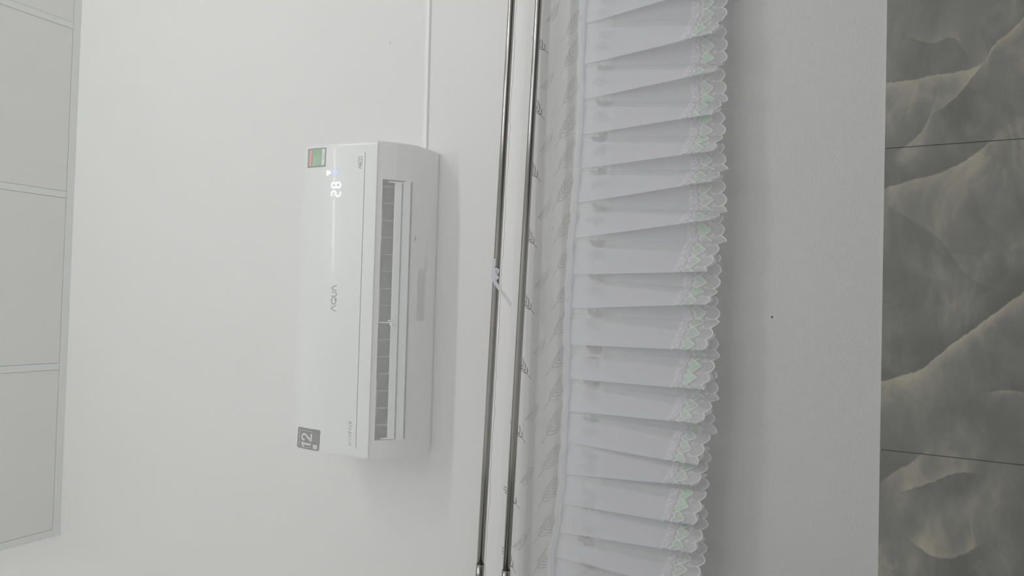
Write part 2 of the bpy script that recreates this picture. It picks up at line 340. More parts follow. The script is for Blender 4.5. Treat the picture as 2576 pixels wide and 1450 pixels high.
g = MB(); g.box(-.379, .377, fy(1.1935)-.0003, fy(1.1935)+.002, 1.1927-AZ, 1.1943-AZ); g.build('groove', 'groove', ac)
# lettering on the cover, drawn as strokes: glyph boxes are 1 high
def strokes(name, items, x0, z0, h, wd, m, slant=0.0, track=1.0, off=.0006):
    mb = MB(); fn = onf(off); x = x0
    for gl, adv in items:
        for pl in gl:
            ribbon(mb, [(x+(a+slant*b)*h, z0+b*h) for a, b in pl], wd, fn)
        x += adv*h*track
    o = mb.build(name, m, ac); return o
A_ = ([[(0, 0), (.30, .72), (.38, .9), (.46, .98), (.54, .98), (.62, .9), (.70, .72), (1.0, 0)]], 1.18)
Q_ = ([arc(.58, .5, .54, 0, 360, 24, .48), [(.66, .36), (1.02, -.02)]], 1.32)
U_ = ([[(.05, 1), (.05, .36)]+arc(.42, .36, .37, 180, 360, 10, .36)+[(.79, 1)]], .98)
strokes('brand_lettering', [A_, Q_, U_, A_], -.0335, 1.2655, .0150, .0019, 'print')
A2 = ([[(0, 0), (.42, 1.0), (.5, 1.0), (.92, 0)], [(.40, .26), (.52, .26)]], 1.02)
I2 = ([[(0, 0), (0, 1)]], .2)
E2 = ([[(.6, 1), (.2, 1), (.06, .9), (0, .5), (.06, .1), (.2, 0), (.6, 0)], [(.02, .5), (.6, .5)]], .62)
C2 = ([[(.6, 1), (.2, 1), (.06, .88), (0, .5), (.06, .12), (.2, 0), (.6, 0)]], .58)
O2 = ([arc(.42, .5, .42, 0, 360, 18, .5)], .9)
strokes('feature_lettering', [A2, I2, E2, C2, O2], .3345, 1.2025, .0098, .0012, 'print')
Ni = ([[(0, 0), (0, 1), (.6, 0), (.6, 1)]], .86); Vi = ([[(0, 1), (.3, 0), (.65, 1)]], .84); Ei = ([[(.55, 1), (0, 1)], [(.5, .5), (0, .5)], [(.55, 0), (0, 0)]], .76)
Ri = ([[(0, 0), (0, 1), (.5, 1), (.6, .75), (.5, .5), (.1, .5), (.6, 0)]], .84); Ti = ([[(.3, 0), (.3, 1)], [(0, 1), (.66, 1)]], .82); Ii = ([[(0, 0), (0, 1)]], .3)
strokes('type_lettering', [Ii, Ni, Vi, Ei, Ri, Ti, Ei, Ri], -.3745, 1.2075, .0075, .0011, 'print', slant=.25, track=1.42)
# lit display: 28, a fan-speed mark and a round blue mark
def seg7(mb, x, z, wd, h, on):
    t = .0029; fn = onf(.0005); g_ = .0016
    S = {'a': [(x+g_, z+h), (x+wd-g_, z+h)], 'd': [(x+g_, z), (x+wd-g_, z)], 'g': [(x+g_, z+h/2), (x+wd-g_, z+h/2)],
         'f': [(x, z+h/2+g_), (x, z+h-g_)], 'b': [(x+wd, z+h/2+g_), (x+wd, z+h-g_)], 'e': [(x, z+g_), (x, z+h/2-g_)], 'c': [(x+wd, z+g_), (x+wd, z+h/2-g_)]}
    for k in on: ribbon(mb, S[k], t, fn)
d = MB(); seg7(d, .2660, 1.2640, .0125, .0265, 'abged'); d.build('display_digit', 'led', ac)
d = MB(); seg7(d, .2885, 1.2645, .0125, .0265, 'abcdefg'); d.build('display_digit', 'led', ac)
d = MB(); fn = onf(.0005); d.add([fn(.3285, 1.2945), fn(.3215, 1.3065), fn(.3235, 1.3085), fn(.3335, 1.3085), fn(.3355, 1.3065)], [(0, 4, 3, 2, 1)])
d.build('fan_speed_mark', 'led', ac)
d = MB(); fn = onf(.0005); ribbon(d, arc(.3285, 1.2805, .0042, 0, 360, 16)[:-1], .0034, fn, closed=True); d.build('mode_mark', 'ledblue', ac)
# stickers
def poly_front(mb, pts, off, mi=0, zs=8):
    fn = onf(off); mb.add([fn(*p) for p in pts], [tuple(range(len(pts)))], mi)
def quad_front(mb, c, u, v, a0, a1, b0, b1, off, mi=0):
    """patch a0..a1 x b0..b1 of a sticker whose corner is c and whose edges are u, v; b is split so it follows the cover"""
    n = 12; vs = []; fn = onf(off)
    for i in range(n+1):
        b = b0+(b1-b0)*i/n
        for a in (a0, a1): vs.append(fn(c[0]+u[0]*a+v[0]*b, c[1]+u[1]*a+v[1]*b))
    mb.add(vs, [(2*i, 2*i+1, 2*i+3, 2*i+2) for i in range(n)], mi)
def stk(c, u, v):
    return lambda a, b, off=.0012: onf(off)(c[0]+u[0]*a+v[0]*b, c[1]+u[1]*a+v[1]*b)
# energy label, top right corner: c = lower-left, u = width, v = height
c, u, v = (.3450, 1.3135), (.0505, -.0015), (.0020, .0690)
e = MB(); quad_front(e, c, u, v, 0, 1, 0, 1, .0005, 0); quad_front(e, c, u, v, .05, .95, .04, .93, .0007, 1); el = e.build('energy_label', ['ldark', 'lgreen'], ac)
el['label'] = 'green energy rating label with five stars'
e = MB(); quad_front(e, c, u, v, .07, .93, .73, .90, .0009, 0); e.build('star_band', 'lred', el)
for k in range(5):
    e = MB(); a = .16+k*.17; pt = []
    for j in range(10):
        r = .075 if j % 2 == 0 else .034; t = PI/2+j*PI/5; pt.append((a+r*math.cos(t)*1.15, .815+r*math.sin(t)))
    s_ = stk(c, u, v); e.add([s_(a_, b_, .0011) for a_, b_ in pt]+[s_(a, .815, .0011)], [(j, (j+1) % 10, 10) for j in range(10)]); e.build('star', 'lpink', el)
e = MB()
for (a0, a1, b0, b1) in [(.10, .55, .50, .66), (.10, .62, .38, .46), (.12, .74, .30, .35), (.12, .66, .25, .28)]: quad_front(e, c, u, v, a0, a1, b0, b1, .0009)
quad_front(e, c, u, v, .20, .80, .955, .975, .0009); e.build('label_print', 'lgreen2', el)
e = MB(); quad_front(e, c, u, v, .10, .92, .05, .20, .0009, 0)
for b_ in (.08, .16): quad_front(e, c, u, v, .32, .80, b_, b_+.012, .0011, 1)
e.build('label_box', ['lwhite', 'dim'], el)
# dark 12 sticker, top left corner
c, u, v = (-.3985, 1.3035), (.0545, -.0030), (.0000, .0830)
e = MB(); quad_front(e, c, u, v, 0, 1, .03, .97, .0005); quad_front(e, c, u, v, .04, .96, 0, 1, .0006); sk = e.build('number_sticker', 'black', ac)
sk['label'] = 'dark grey sticker with a large silver 12'
s_ = stk(c, u, v)
def sribbon(name, lines, wd, m, off=.0009):
    mb = MB()
    # work in metres on the sticker
    for pl in lines:
        pl = [(p[0]+(q[0]-p[0])*k/8, p[1]+(q[1]-p[1])*k/8) for p, q in zip(pl, pl[1:]) for k in range(8)]+[pl[-1]]
        ribbon(mb, [(a*.0545, b*.0830) for a, b in pl], wd, lambda x, y: s_(x/.0545, y/.0830, off))
    return mb.build(name, m, sk)
sribbon('number_print', [[(.10, .655), (.20, .735)], [(.25, .78), (.25, .34)]], .0052, 'silver')
sribbon('number_print', [[(.42, .64), (.45, .72), (.54, .775), (.64, .76), (.71, .69), (.70, .61), (.64, .54), (.42, .345), (.76, .345)]], .0052, 'silver')
for pl in ([(.14, .80), (.08, .76), (.08, .40), (.12, .34)], [(.84, .80), (.88, .76), (.88, .40), (.84, .34)]): sribbon('frame_print', [pl], .0009, 'silver')
def text_on(name, s, a0, b0, size, m, parent, sf, W_, H_, off=.0010, sx=1.0):
    cu = bpy.data.curves.new(name, 'FONT'); cu.body = s; cu.size = size; cu.resolution_u = 2
    tmp = bpy.data.objects.new(name, cu); COL.objects.link(tmp); dg = bpy.context.evaluated_depsgraph_get(); dg.update()
    me = bpy.data.meshes.new_from_object(tmp.evaluated_get(dg)); COL.objects.unlink(tmp); bpy.data.objects.remove(tmp)
    for vt in me.vertices: vt.co = Vector(sf(a0+vt.co.x*sx/W_, b0+vt.co.y/H_, off))
    me.materials.clear(); me.materials.append(M[m]); o = bpy.data.objects.new(name, me); COL.objects.link(o); o.parent = parent; return o
text_on('heading_print', 'BẢO HÀNH', .12, .865, .0085, 'silver', sk, s_, .0545, .0830)
for pl in ([(.2, .825), (.62, .825)], [(.32, .10), (.88, .10)], [(.38, .17), (.8, .17)], [(.34, .25), (.6, .25)]): sribbon('small_print', [pl], .0016, 'dim')
e = MB(); quad_front(e, c, u, v, .07, .27, .08, .25, .0009); e.build('white_square', 'silver', sk)
# louver
lv = MB()
def slab(mb, p, q, th, x0, x1):
    (y0, z0), (y1, z1) = p, q; dy, dz = y1-y0, z1-z0; l = math.hypot(dy, dz); ny, nz = -dz/l*th/2, dy/l*th/2
    mb.prism(Zs([(y0+ny, z0+nz), (y1+ny, z1+nz), (y1-ny, z1-nz), (y0-ny, z0-nz)]), x0, x1)
slab(lv, (-.1500, 1.1290), (-.1385, 1.1175), .0022, -.357, .303)
slab(lv, (-.1475, 1.1335), (-.1442, 1.1225), .0016, -.357, .303)
b = MB(); slab(b, (-.1345, 1.1160), (-.1205, 1.1030), .0024, -.360, .3065)
lp = bevel(lv.build('louver', 'louver', ac, fix=True), .0006, 2)
bevel(b.build('louver_blade', 'louver', lp, fix=True), .0006, 2)
for k in range(15):
    x = -.335+k*.0437; c_ = MB(); slab(c_, (-.1400, 1.1195), (-.1335, 1.1150), .0018, x, x+.002); c_.build('louver_tie', 'louver', lp, fix=True)
for x, sgn in ((-.3565, -1), (.3015, 1)):
    a = MB(); a.prism(Zs([(-.1630, 1.1375), (-.1610, 1.1440), (-.139, 1.1310), (-.134, 1.1150), (-.1400, 1.1160)]), x, x+.0028)
    a.add([(x+.0014, -.1345, 1.1160-AZ), (x+.0014+sgn*.012, -.1205, 1.1020-AZ), (x+.0014, -.1205, 1.1030-AZ), (x+.0014, -.1335, 1.1185-AZ), (x+.0014+sgn*.012, -.1195, 1.1040-AZ), (x+.0014, -.1195, 1.105-AZ)],
          [(0, 1, 2), (5, 4, 3), (0, 3, 4, 1), (1, 4, 5, 2), (2, 5, 3, 0)]); a.build('louver_arm', 'louver', lp, fix=True)
a = MB(); a.prism(Zs([(-.172, 1.152), (-.168, 1.157), (-.140, 1.131), (-.139, 1.118), (-.150, 1.128)]), -.0600, -.0570)
a.box(-.055, -.052, -.158, -.142, 1.126-AZ, 1.134-AZ); a.box(-.0655, -.060, -.155, -.147, 1.123-AZ, 1.130-AZ); a.build('louver_bracket', 'louver', ac, fix=True)
# underside details
def under(y):   # underside height
    P_ = bot
    for (y0, z0), (y1, z1) in zip(P_, P_[1:]):
        if y0 <= y <= y1: return z0+(z1-z0)*(y-y0)/(y1-y0)
    return P_[0][1]
M['rating'] = mat('rating_label', (0.66, 0.66, 0.68), 0.5); M['ratingink'] = mat('rating_ink', (0.42, 0.42, 0.44), 0.5)
def upatch(mb, x0, x1, y0, y1, off, mi=0):
    n = 3; vs = []
    for i in range(n+1):
        y = y0+(y1-y0)*i/n
        vs += [(x0, y, under(y)-off-AZ), (x1, y, under(y)-off-AZ)]
    mb.add(vs, [(2*i, 2*i+1, 2*i+3, 2*i+2) for i in range(n)], mi)
r_ = MB(); upatch(r_, -.055, .080, -.0800, -.0500, .0006, 0)
rnd = random.Random(3)
for k in range(7):
    y = -.0775+k*.0038; x = -.050
    while x < .07:
        l = rnd.uniform(.004, .016); 
        if rnd.random() < .72: upatch(r_, x, min(x+l, .077), y, y+.0013, .0009, 1)
        x += l+rnd.uniform(.002, .007)
r_.build('rating_label', ['rating', 'ratingink'], ac)
r_ = MB(); upatch(r_, .083, .118, -.0520, -.0470, .0006, 0); r_.build('serial_label', 'rating', ac)
r_ = MB(); upatch(r_, -.315, -.235, -.1015, -.1003, .0004, 0); r_.build('service_slot', 'vane', ac)
MB().tube((-.320, -.100, under(-.1)-AZ+.001), (-.320, -.100, under(-.1)-AZ-.0008), .0026, 12).build('screw_cover', 'rating', ac)
MB().box(.157, .1672, -.0955, -.0930, under(-.095)-AZ-.0012, under(-.1)-AZ+.001).build('dark_scratch', 'dirt', ac)
r_ = MB(); r_.prism(Zs([(-.070, 1.1000), (-.0690, 1.1000), (-.0690, 1.1008), (-.070, 1.1008)]), -.36, .37); r_.build('body_seam', 'plastic_body', ac)

# surface cable duct running right from the unit
cdt = thing('cable_duct', 'thin white cable duct running right from the air conditioner along the wall', 'cable duct', (.40, 0, 1.14))
MB().add([(.0, y, z+dz) for dz, in ((0,),) for y, z in ((0, 0), (-.0055, 0), (-.0055, .011), (0, .011))]+[(2.88, y, z+.020) for y, z in ((0, 0), (-.0055, 0), (-.0055, .011), (0, .011))],
    [(0, 1, 5, 4), (1, 2, 6, 5), (2, 3, 7, 6), (3, 0, 4, 7), (3, 2, 1, 0), (4, 5, 6, 7)]).build('duct_body', 'plastic_body', cdt, fix=True)
MB().add([(.0, y, z) for y, z in ((-.0055, .0012), (-.0065, .0012), (-.0065, .0098), (-.0055, .0098))]+[(2.88, y, z+.020) for y, z in ((-.0055, .0012), (-.0065, .0012), (-.0065, .0098), (-.0055, .0098))],
    [(0, 1, 5, 4), (1, 2, 6, 5), (2, 3, 7, 6), (3, 0, 4, 7), (3, 2, 1, 0), (4, 5, 6, 7)]).build('duct_lid', 'plastic_body', cdt, fix=True)

# ------------------------------------------------------------------ canopy frame of stainless rods
RZ = math.radians(1.0); NY = -.072
KR = .0215                      # the frame slopes slightly down to the right
UL, UR, WB = -.70, 2.10, -2.30
def zr1(u_): return .8575-KR*u_
def zr2(u_): return .7838-.024*u_
fr = thing('canopy_frame', 'brushed stainless steel canopy frame, two parallel rods along the wall', 'canopy frame', (0, NY, ZF), RZ)
def lz(z): return z-ZF
R_ = .0089
M['rodseam'] = M['steel']
for zf, nm in ((zr1, 'upper rod'), (zr2, 'lower rod')):
    o = MB().tube((UL, -.020, lz(zf(UL))), (UR, -.020, lz(zf(UR))), R_, 32).build('rod', 'steel', fr, True)
    for uu in (-.665, .9): MB().tube((UL, -.020, lz(zf(UL))), (-.637, -.020, lz(zf(-.637))), R_+.0016, 28).build('rod_sleeve', 'steel', o, True) if uu < 0 else None
for (uu) in (UL, UR):
    for zf in (zr1, zr2):
        MB().tube((uu, -.020, lz(zf(uu))), (uu, WB, lz(zf(uu))), R_, 20).build('side_rod', 'steel', fr, True)
    for ww in (-.020, WB):
        MB().tube((uu, ww, 0), (uu, ww, lz(zr1(uu))+.012), .0125, 20).build('post', 'steel', fr, True)
MB().tube((UL, WB, lz(zr1(UL))), (UR, WB, lz(zr1(UR))), R_, 20).build('front_rod', 'steel', fr, True)

# ------------------------------------------------------------------ unseen bed under the net, its dark blanket added to dim bounce light
bd_ = thing('bed', 'unseen low wooden bed under the mosquito net, dark blanket added to dim bounce light', 'bed', (.72, -1.30, ZF))
M['wood'] = mat('bed_wood', (0.20, 0.12, 0.07), 0.4, noise=(12, 0.3)); M['blanket'] = mat('bounce_dimming_cloth', (0.16, 0.16, 0.17), 0.9, noise=(8, 0.2))
bevel(MB().box(-1.2, 1.2, -.92, .98, .14, .24).build('bed_frame', 'wood', bd_), .008)
for x in (-1.12, 1.12):
    for y in (-.84, .90): MB().box(x-.04, x+.04, y-.04, y+.04, 0, .14).build('leg', 'wood', bd_)
bevel(MB().box(-1.17, 1.17, -.89, .95, .24, .38).build('mattress', 'lwhite', bd_), .04, 4)
bevel(MB().box(-1.18, 1.18, -.90, .96, .345, .40).build('blanket', 'blanket', bd_), .02, 3)
# ------------------------------------------------------------------ mosquito net
nt_ = thing('mosquito_net', 'sheer white mosquito net with white leaf embroidery painted shade-grey, pleated valance and heart lace', 'mosquito net', (0, NY, ZF), RZ)
def N3(u_, w_, z): return (u_, w_, z-ZF)
def grid(name, us, zs, fn, m, parent, smooth=True):
    vs = [fn(a, b) for b in zs for a in us]; n = len(us)
    return mesh_obj(name, vs, [(j*n+i, j*n+i+1, (j+1)*n+i+1, (j+1)*n+i) for j in range(len(zs)-1) for i in range(n-1)], m, parent, smooth)
def lin_(a, b, n): return [a+(b-a)*i/n for i in range(n+1)]
# top panel, sagging a little between the rods
grid('top_panel', lin_(UL, UR, 40), lin_(0, WB, 30), lambda u_, w_: N3(u_, w_, zr1(u_)+.0105-.010*math.sin(PI*min(1, max(0, w_/WB)))*math.sin(PI*(u_-UL)/(UR-UL))), 'net', nt_)
# the other three sides of the net hang to the floor around the bed space
for nm, f_ in (('front_panel', lambda k, q: (UL+(UR-UL)*k, WB-.012-.012*math.sin(k*60)*q)), ('end_panel', lambda k, q: (UL-.010-.008*math.sin(k*50)*q, WB*k)), ('end_panel', lambda k, q: (UR+.010+.008*math.sin(k*50)*q, WB*k))):
    grid(nm, lin_(0, 1, 60), lin_(0, 1, 5), lambda k, q, f_=f_: N3(*f_(k, q), (zr1(f_(k, q)[0])+.0105)*(1-q)+(ZF+.03)*q), 'net' if nm != 'front_panel' else 'frontnet', nt_)
def wob(u_, a=.0012, s=0): return a*(math.sin(u_*61+s)+.6*math.sin(u_*143+1.3*s+1)+.5*math.sin(u_*29+2*s))
zb0 = lambda u_: zr1(u_)-.0070+wob(u_, .0008)
zb1 = lambda u_: .8215-.025*u_+wob(u_, .0004, 2)
def sz(u_): return .6615-.018*u_+.004*math.sin(u_*9+1)+wob(u_, .0011, 5)+(.010 if u_ < -.5 else 0)*min(1, (-.5-u_)*12 if u_ < -.5 else 0)
UU = lin_(UL, UR-.9, 320)
bd = grid('top_band', UU, [0, 1], lambda u_, k: N3(u_, .0010, (zr1(u_)+.010) if k == 0 else zb1(u_)), 'band', nt_)
mb = MB(); pts = [(u_, zb0(u_)+.0030+wob(u_, .0014, 3)) for u_ in UU]; ribbon(mb, pts, .0009, lambda a, b: N3(a, -.0012, b)); mb.build('band_stitching', 'leafdark', nt_)
grid('leaf_panel', UU, lin_(0, 1, 6), lambda u_, k: N3(u_, .0+wob(u_+k, .0006, 1), zb1(u_)*(1-k)+(.566+.010*u_)*k), 'leafnet', nt_)
grid('lower_panel', UU, lin_(0, 1, 6), lambda u_, k: N3(u_, .0+wob(u_+k, .0006, 1), (.566+.010*u_)*(1-k)+.375*k), 'plainnet', nt_)

# embroidered leaves
def leaf_mesh(name, L_, W_, nl, m, curl=.10):
    mb = MB(); fn = lambda a, b: (a, 0, b)
    rib = [(L_*t, curl*L_*math.sin(PI*t)*.5) for t in lin_(0, 1, 10)]
    ribbon(mb, rib, L_*.018, fn)
    for k in range(nl):
        t = .26+.70*k/(nl-1); bx, bz = L_*t, curl*L_*math.sin(PI*t)*.5
        ll = W_*(.62+.9*math.sin(PI*(.18+.72*k/(nl-1))))*.62
        for s in (-1, 1):
            a = s*math.radians(34 if s > 0 else 44)
            pl = [(bx+ll*q*math.cos(a*(1-.25*q)), bz+ll*q*math.sin(a*(1-.25*q))) for q in lin_(0, 1, 5)]
            ribbon(mb, pl, L_*.036, fn, taper=True)
    me = bpy.data.meshes.new(name); me.from_pydata(mb.v, [], mb.f); me.materials.append(M[m]); return me
def place(me, name, u_, w_, z, ang, sc_=1.0, flip=1):
    o = bpy.data.objects.new(name, me); COL.objects.link(o); o.parent = nt_
    o.location = N3(u_, w_, z); o.rotation_euler = (0, -ang, 0); o.scale = (sc_, 1, sc_*flip); return o
ML = leaf_mesh('embroidered_leaf', .092, .040, 7, 'leaf'); MS = leaf_mesh('embroidered_leaf_small', .060, .020, 7, 'leaf', .2); MD = leaf_mesh('embroidered_leaf_dark', .058, .024, 5, 'leafdark')
r1 = [(.661,.692),(.579,.691),(.492,.691),(.406,.698),(.334,.701),(.253,.7),(.172,.695),(.096,.692),(.015,.693),(-.062,.697),(-.14,.701),(-.22,.703),(-.303,.707),(-.38,.712),(-.456,.711),(-.539,.72),(-.613,.72)]
r2 = [(.726,.728),(.556,.734),(.405,.734),(.24,.733),(.072,.73),(-.09,.734),(-.243,.745),(-.395,.754),(-.556,.762)]
r3 = [(.63,.772),(.468,.777),(.316,.782),(.154,.785),(-.006,.786),(-.161,.79),(-.315,.798),(-.474,.807),(-.627,.812)]
for u_, z in r1: place(ML, 'embroidered_leaf', u_-.030, -.0012, z+.019, math.radians(-39+rnd.uniform(-4, 4)), rnd.uniform(.92, 1.05))
for u_, z in r2: place(MS, 'embroidered_leaf', u_+.022, -.0012, z-.010, math.radians(180-30+rnd.uniform(-4, 4)), rnd.uniform(.95, 1.08))
for u_, z in r3: place(MD, 'embroidered_leaf', u_-.020, -.0012, z-.029, math.radians(36+rnd.uniform(-5, 5)))
# embroidered flower sprays behind the valance
mb = MB(); fn = lambda a, b: (a, 0, b)
for a, l in ((-72, .022), (-38, .030), (30, .030), (62, .024), (100, .020), (-105, .020)):      # leaf shapes with a midrib
    t = math.radians(a+90); ca, sa = math.cos(t), math.sin(t)
    ribbon(mb, [(l*q*ca, l*q*sa-.012) for q in lin_(.15, 1, 7)], .0105, fn, 0, taper=True)
    ribbon(mb, [(l*q*ca, l*q*sa-.012) for q in lin_(.2, .9, 3)], .0009, fn, 1)
for a, l, cv in ((-34, .040, .5), (-12, .046, -.3), (16, .044, .4), (40, .038, -.5)):              # cream stems
    t = math.radians(a+90); ribbon(mb, [(l*q*math.cos(t+cv*q), l*q*math.sin(t+cv*q)-.024) for q in lin_(0, 1, 8)], .0022, fn, 1)
MF = bpy.data.meshes.new('embroidered_flower'); MF.from_pydata(mb.v, [], mb.f); MF.materials.append(M['petal']); MF.materials.append(M['stem']); MF.polygons.foreach_set('material_index', mb.m)
for k in range(17):
    u_ = .70-.0815*k; place(MF, 'embroidered_flower', u_, -.0013, .606-.004*u_, rnd.uniform(-.25, .25), 1.25)

# pleated valance: every pleat runs front panel a..e, folds under at e, comes back at b and goes on
PL = [[0.7305,0.7542,0.667,0.6858],[0.6627,0.6193,0.5715,0.5784],[0.5586,0.5174,0.4867,0.4973],[0.4745,0.4341,0.4031,0.4091],[0.3888,0.3615,0.3226,0.3297],[0.3098,0.2893,0.2413,0.2651],[0.2237,0.2005,0.1585,0.184],[0.1426,0.1358,0.0742,0.0778],[0.0589,0.0346,-0.0054,0.0076],[-0.0264,-0.0336,-0.0901,-0.0868],[-0.1159,-0.108,-0.17,-0.1683],[-0.1878,-0.1944,-0.2442,-0.2381],[-0.255,-0.2681,-0.3156,-0.3237],[-0.3202,-0.3316,-0.3903,-0.3687],[-0.3987,-0.386,-0.4585,-0.4479],[-0.4653,-0.4587,-0.5247,-0.5076],[-0.5425,-0.531,-0.5827,-0.5852]]
PL = [[1.06,1.07,.995,1.0],[.985,.975,.915,.92],[.905,.90,.835,.84],[.822,.82,.755,.768]]+PL+[[-.60,-.60,-.66,-.655]]
NS = 7
prof = []   # per control point: (u_top, u_bot, w_top, w_bot, lift)
for i, (at, ab, et, eb) in enumerate(PL):
    r = random.Random(i*7+1)
    jt = r.uniform(-.004, .004); dp = r.uniform(.8, 1.2)
    prof.append((at, ab, -.0060, -.018*dp, 0))
    prof.append(((at+et)/2, (ab+eb)/2, -.0085, -.030*dp, .008))
    prof.append((et+.001, eb+.002, -.0095, -.036*dp, .020+jt)); prof.append((et, eb, -.0080, -.033*dp, .020+jt))
    bb = ab*.62+eb*.38
    prof.append(((at+et)/2, (bb+eb)/2, -.0050, -.020*dp, .010)); prof.append((at-.004, bb, -.0042, -.012*dp, .002))
    na, nb = (PL[i+1][0], PL[i+1][1]) if i+1 < len(PL) else (et-.02, eb-.02)
    prof.append(((et+na)/2+.004, (bb+nb)/2, -.0035, -.0045, -.002)); prof.append((na+.005, nb+.008, -.0040, -.0075, -.004+r.uniform(-.004, .004)))
def cr(p0, p1, p2, p3, t): return tuple(.5*((2*b)+(-a+c_)*t+(2*a-5*b+4*c_-d_)*t*t+(-a+3*b-3*c_+d_)*t**3) for a, b, c_, d_ in zip(p0, p1, p2, p3))
cols = []
for i in range(len(prof)-1):
    P0 = prof[max(i-1, 0)]; P1 = prof[i]; P2 = prof[i+1]; P3 = prof[min(i+2, len(prof)-1)]
    for k in range(NS):
        cc = cr(P0, P1, P2, P3, k/NS); cols.append(cc)
cols.append(prof[-1]); NC = len(cols)
VH = lambda u_: .3185+max(0, min(.02, (-.22-u_)*.06))-.004*math.sin(u_*6)+.0025*math.sin(u_*17+1)-(.004 if u_ < -.45 else 0)*0
def VP(ci, v_, off=0.0):
    ci = max(0, min(NC-1.001, ci)); i = int(ci); t = ci-i
    a = cols[i]; b = cols[i+1]; c_ = [x*(1-t)+y*t for x, y in zip(a, b)]
    s = v_; s2 = s*s*(3-2*s)*.5+s*.5
    u_ = c_[0]*(1-s)+c_[1]*s; w_ = c_[2]*(1-s2)+c_[3]*s2
    w_ += .0016*s*math.sin(u_*95+v_*7)
    ztop = sz(c_[0])+.002; zbot = VH(c_[1])+c_[4]
    return N3(u_, min(w_, -.0022)-off, ztop*(1-v_)+zbot*v_)
VV = lin_(0, 1, 14)
vmax = .82
vs = [VP(i, v_*vmax) for v_ in VV for i in range(NC)]
val = mesh_obj('valance', vs, [(j*NC+i, j*NC+i+1, (j+1)*NC+i+1, (j+1)*NC+i) for j in range(len(VV)-1) for i in range(NC-1)], 'organza', nt_, True)
val['label'] = 'pleated white organza valance'
# gathered tape over the top edge of the valance
grid('gathering_tape', UU, lin_(0, 1, 4), lambda u_, k: N3(u_, -.0112-.0012*math.sin(PI*k)-abs(wob(u_+k, .0008, 4)), sz(u_)+.010-.018*k+wob(u_, .0006, k*2)), 'tape', nt_)
mb = MB()
for off in (.0035, -.0035): ribbon(mb, [(u_, sz(u_)+off+wob(u_, .0004, off*999)) for u_ in UU], .0008, lambda a, b: N3(a, -.0138, b))
mb.build('tape_stitching', 'threadsoft', nt_)

# lace along the hem, drawn in (arc length, height above hem) and laid on the ruffle
arcl = [0.0]; pv = None
for i in range(NC):
    p = Vector(VP(i, .95))
    if pv is not None: arcl.append(arcl[-1]+(p-pv).length)
    pv = p
TL = arcl[-1]; HT = .350
import bisect
def LS(t, h, off=.0008):
    t = max(0, min(TL-1e-5, t)); i = min(NC-2, max(0, bisect.bisect_right(arcl, t)-1)); f_ = (t-arcl[i])/max(1e-9, arcl[i+1]-arcl[i])
    return VP(i+f_, 1-h/HT, off)
PT = .0275; NM = int(TL/PT)
# tulle ground with scalloped lower edge
def scal(t): ph = (t/PT) % 1.0; return .0005+.011*(1-math.sin(PI*ph)**.7)
tn = int(TL/.0032); hs = [0, .25, .5, .75, 1]
vs = [LS(TL*i/tn, scal(TL*i/tn)*(1-k)+.081*k+(.0015*math.sin(i*1.9) if k == 1 else 0), .0006) for k in hs for i in range(tn+1)]; n = tn+1
mesh_obj('lace_ground', vs, [(j*n+i, j*n+i+1, (j+1)*n+i+1, (j+1)*n+i) for j in range(len(hs)-1) for i in range(tn)], 'tulle', nt_, True)
sc1 = MB(); fl = MB(); sp = MB()
hb_ = [(0, -.5), (.24, -.22), (.46, .04), (.50, .28), (.38, .46), (.18, .48), (0, .30), (-.18, .48), (-.38, .46), (-.50, .28), (-.46, .04), (-.24, -.22)]
def sub(pts, k=2):
    out = []; n_ = len(pts)
    for i in range(n_):
        for j in range(k): out.append(cr(pts[(i-1) % n_], pts[i], pts[(i+1) % n_], pts[(i+2) % n_], j/k))
    return out
hb2 = sub(hb_, 2)
hearts = []
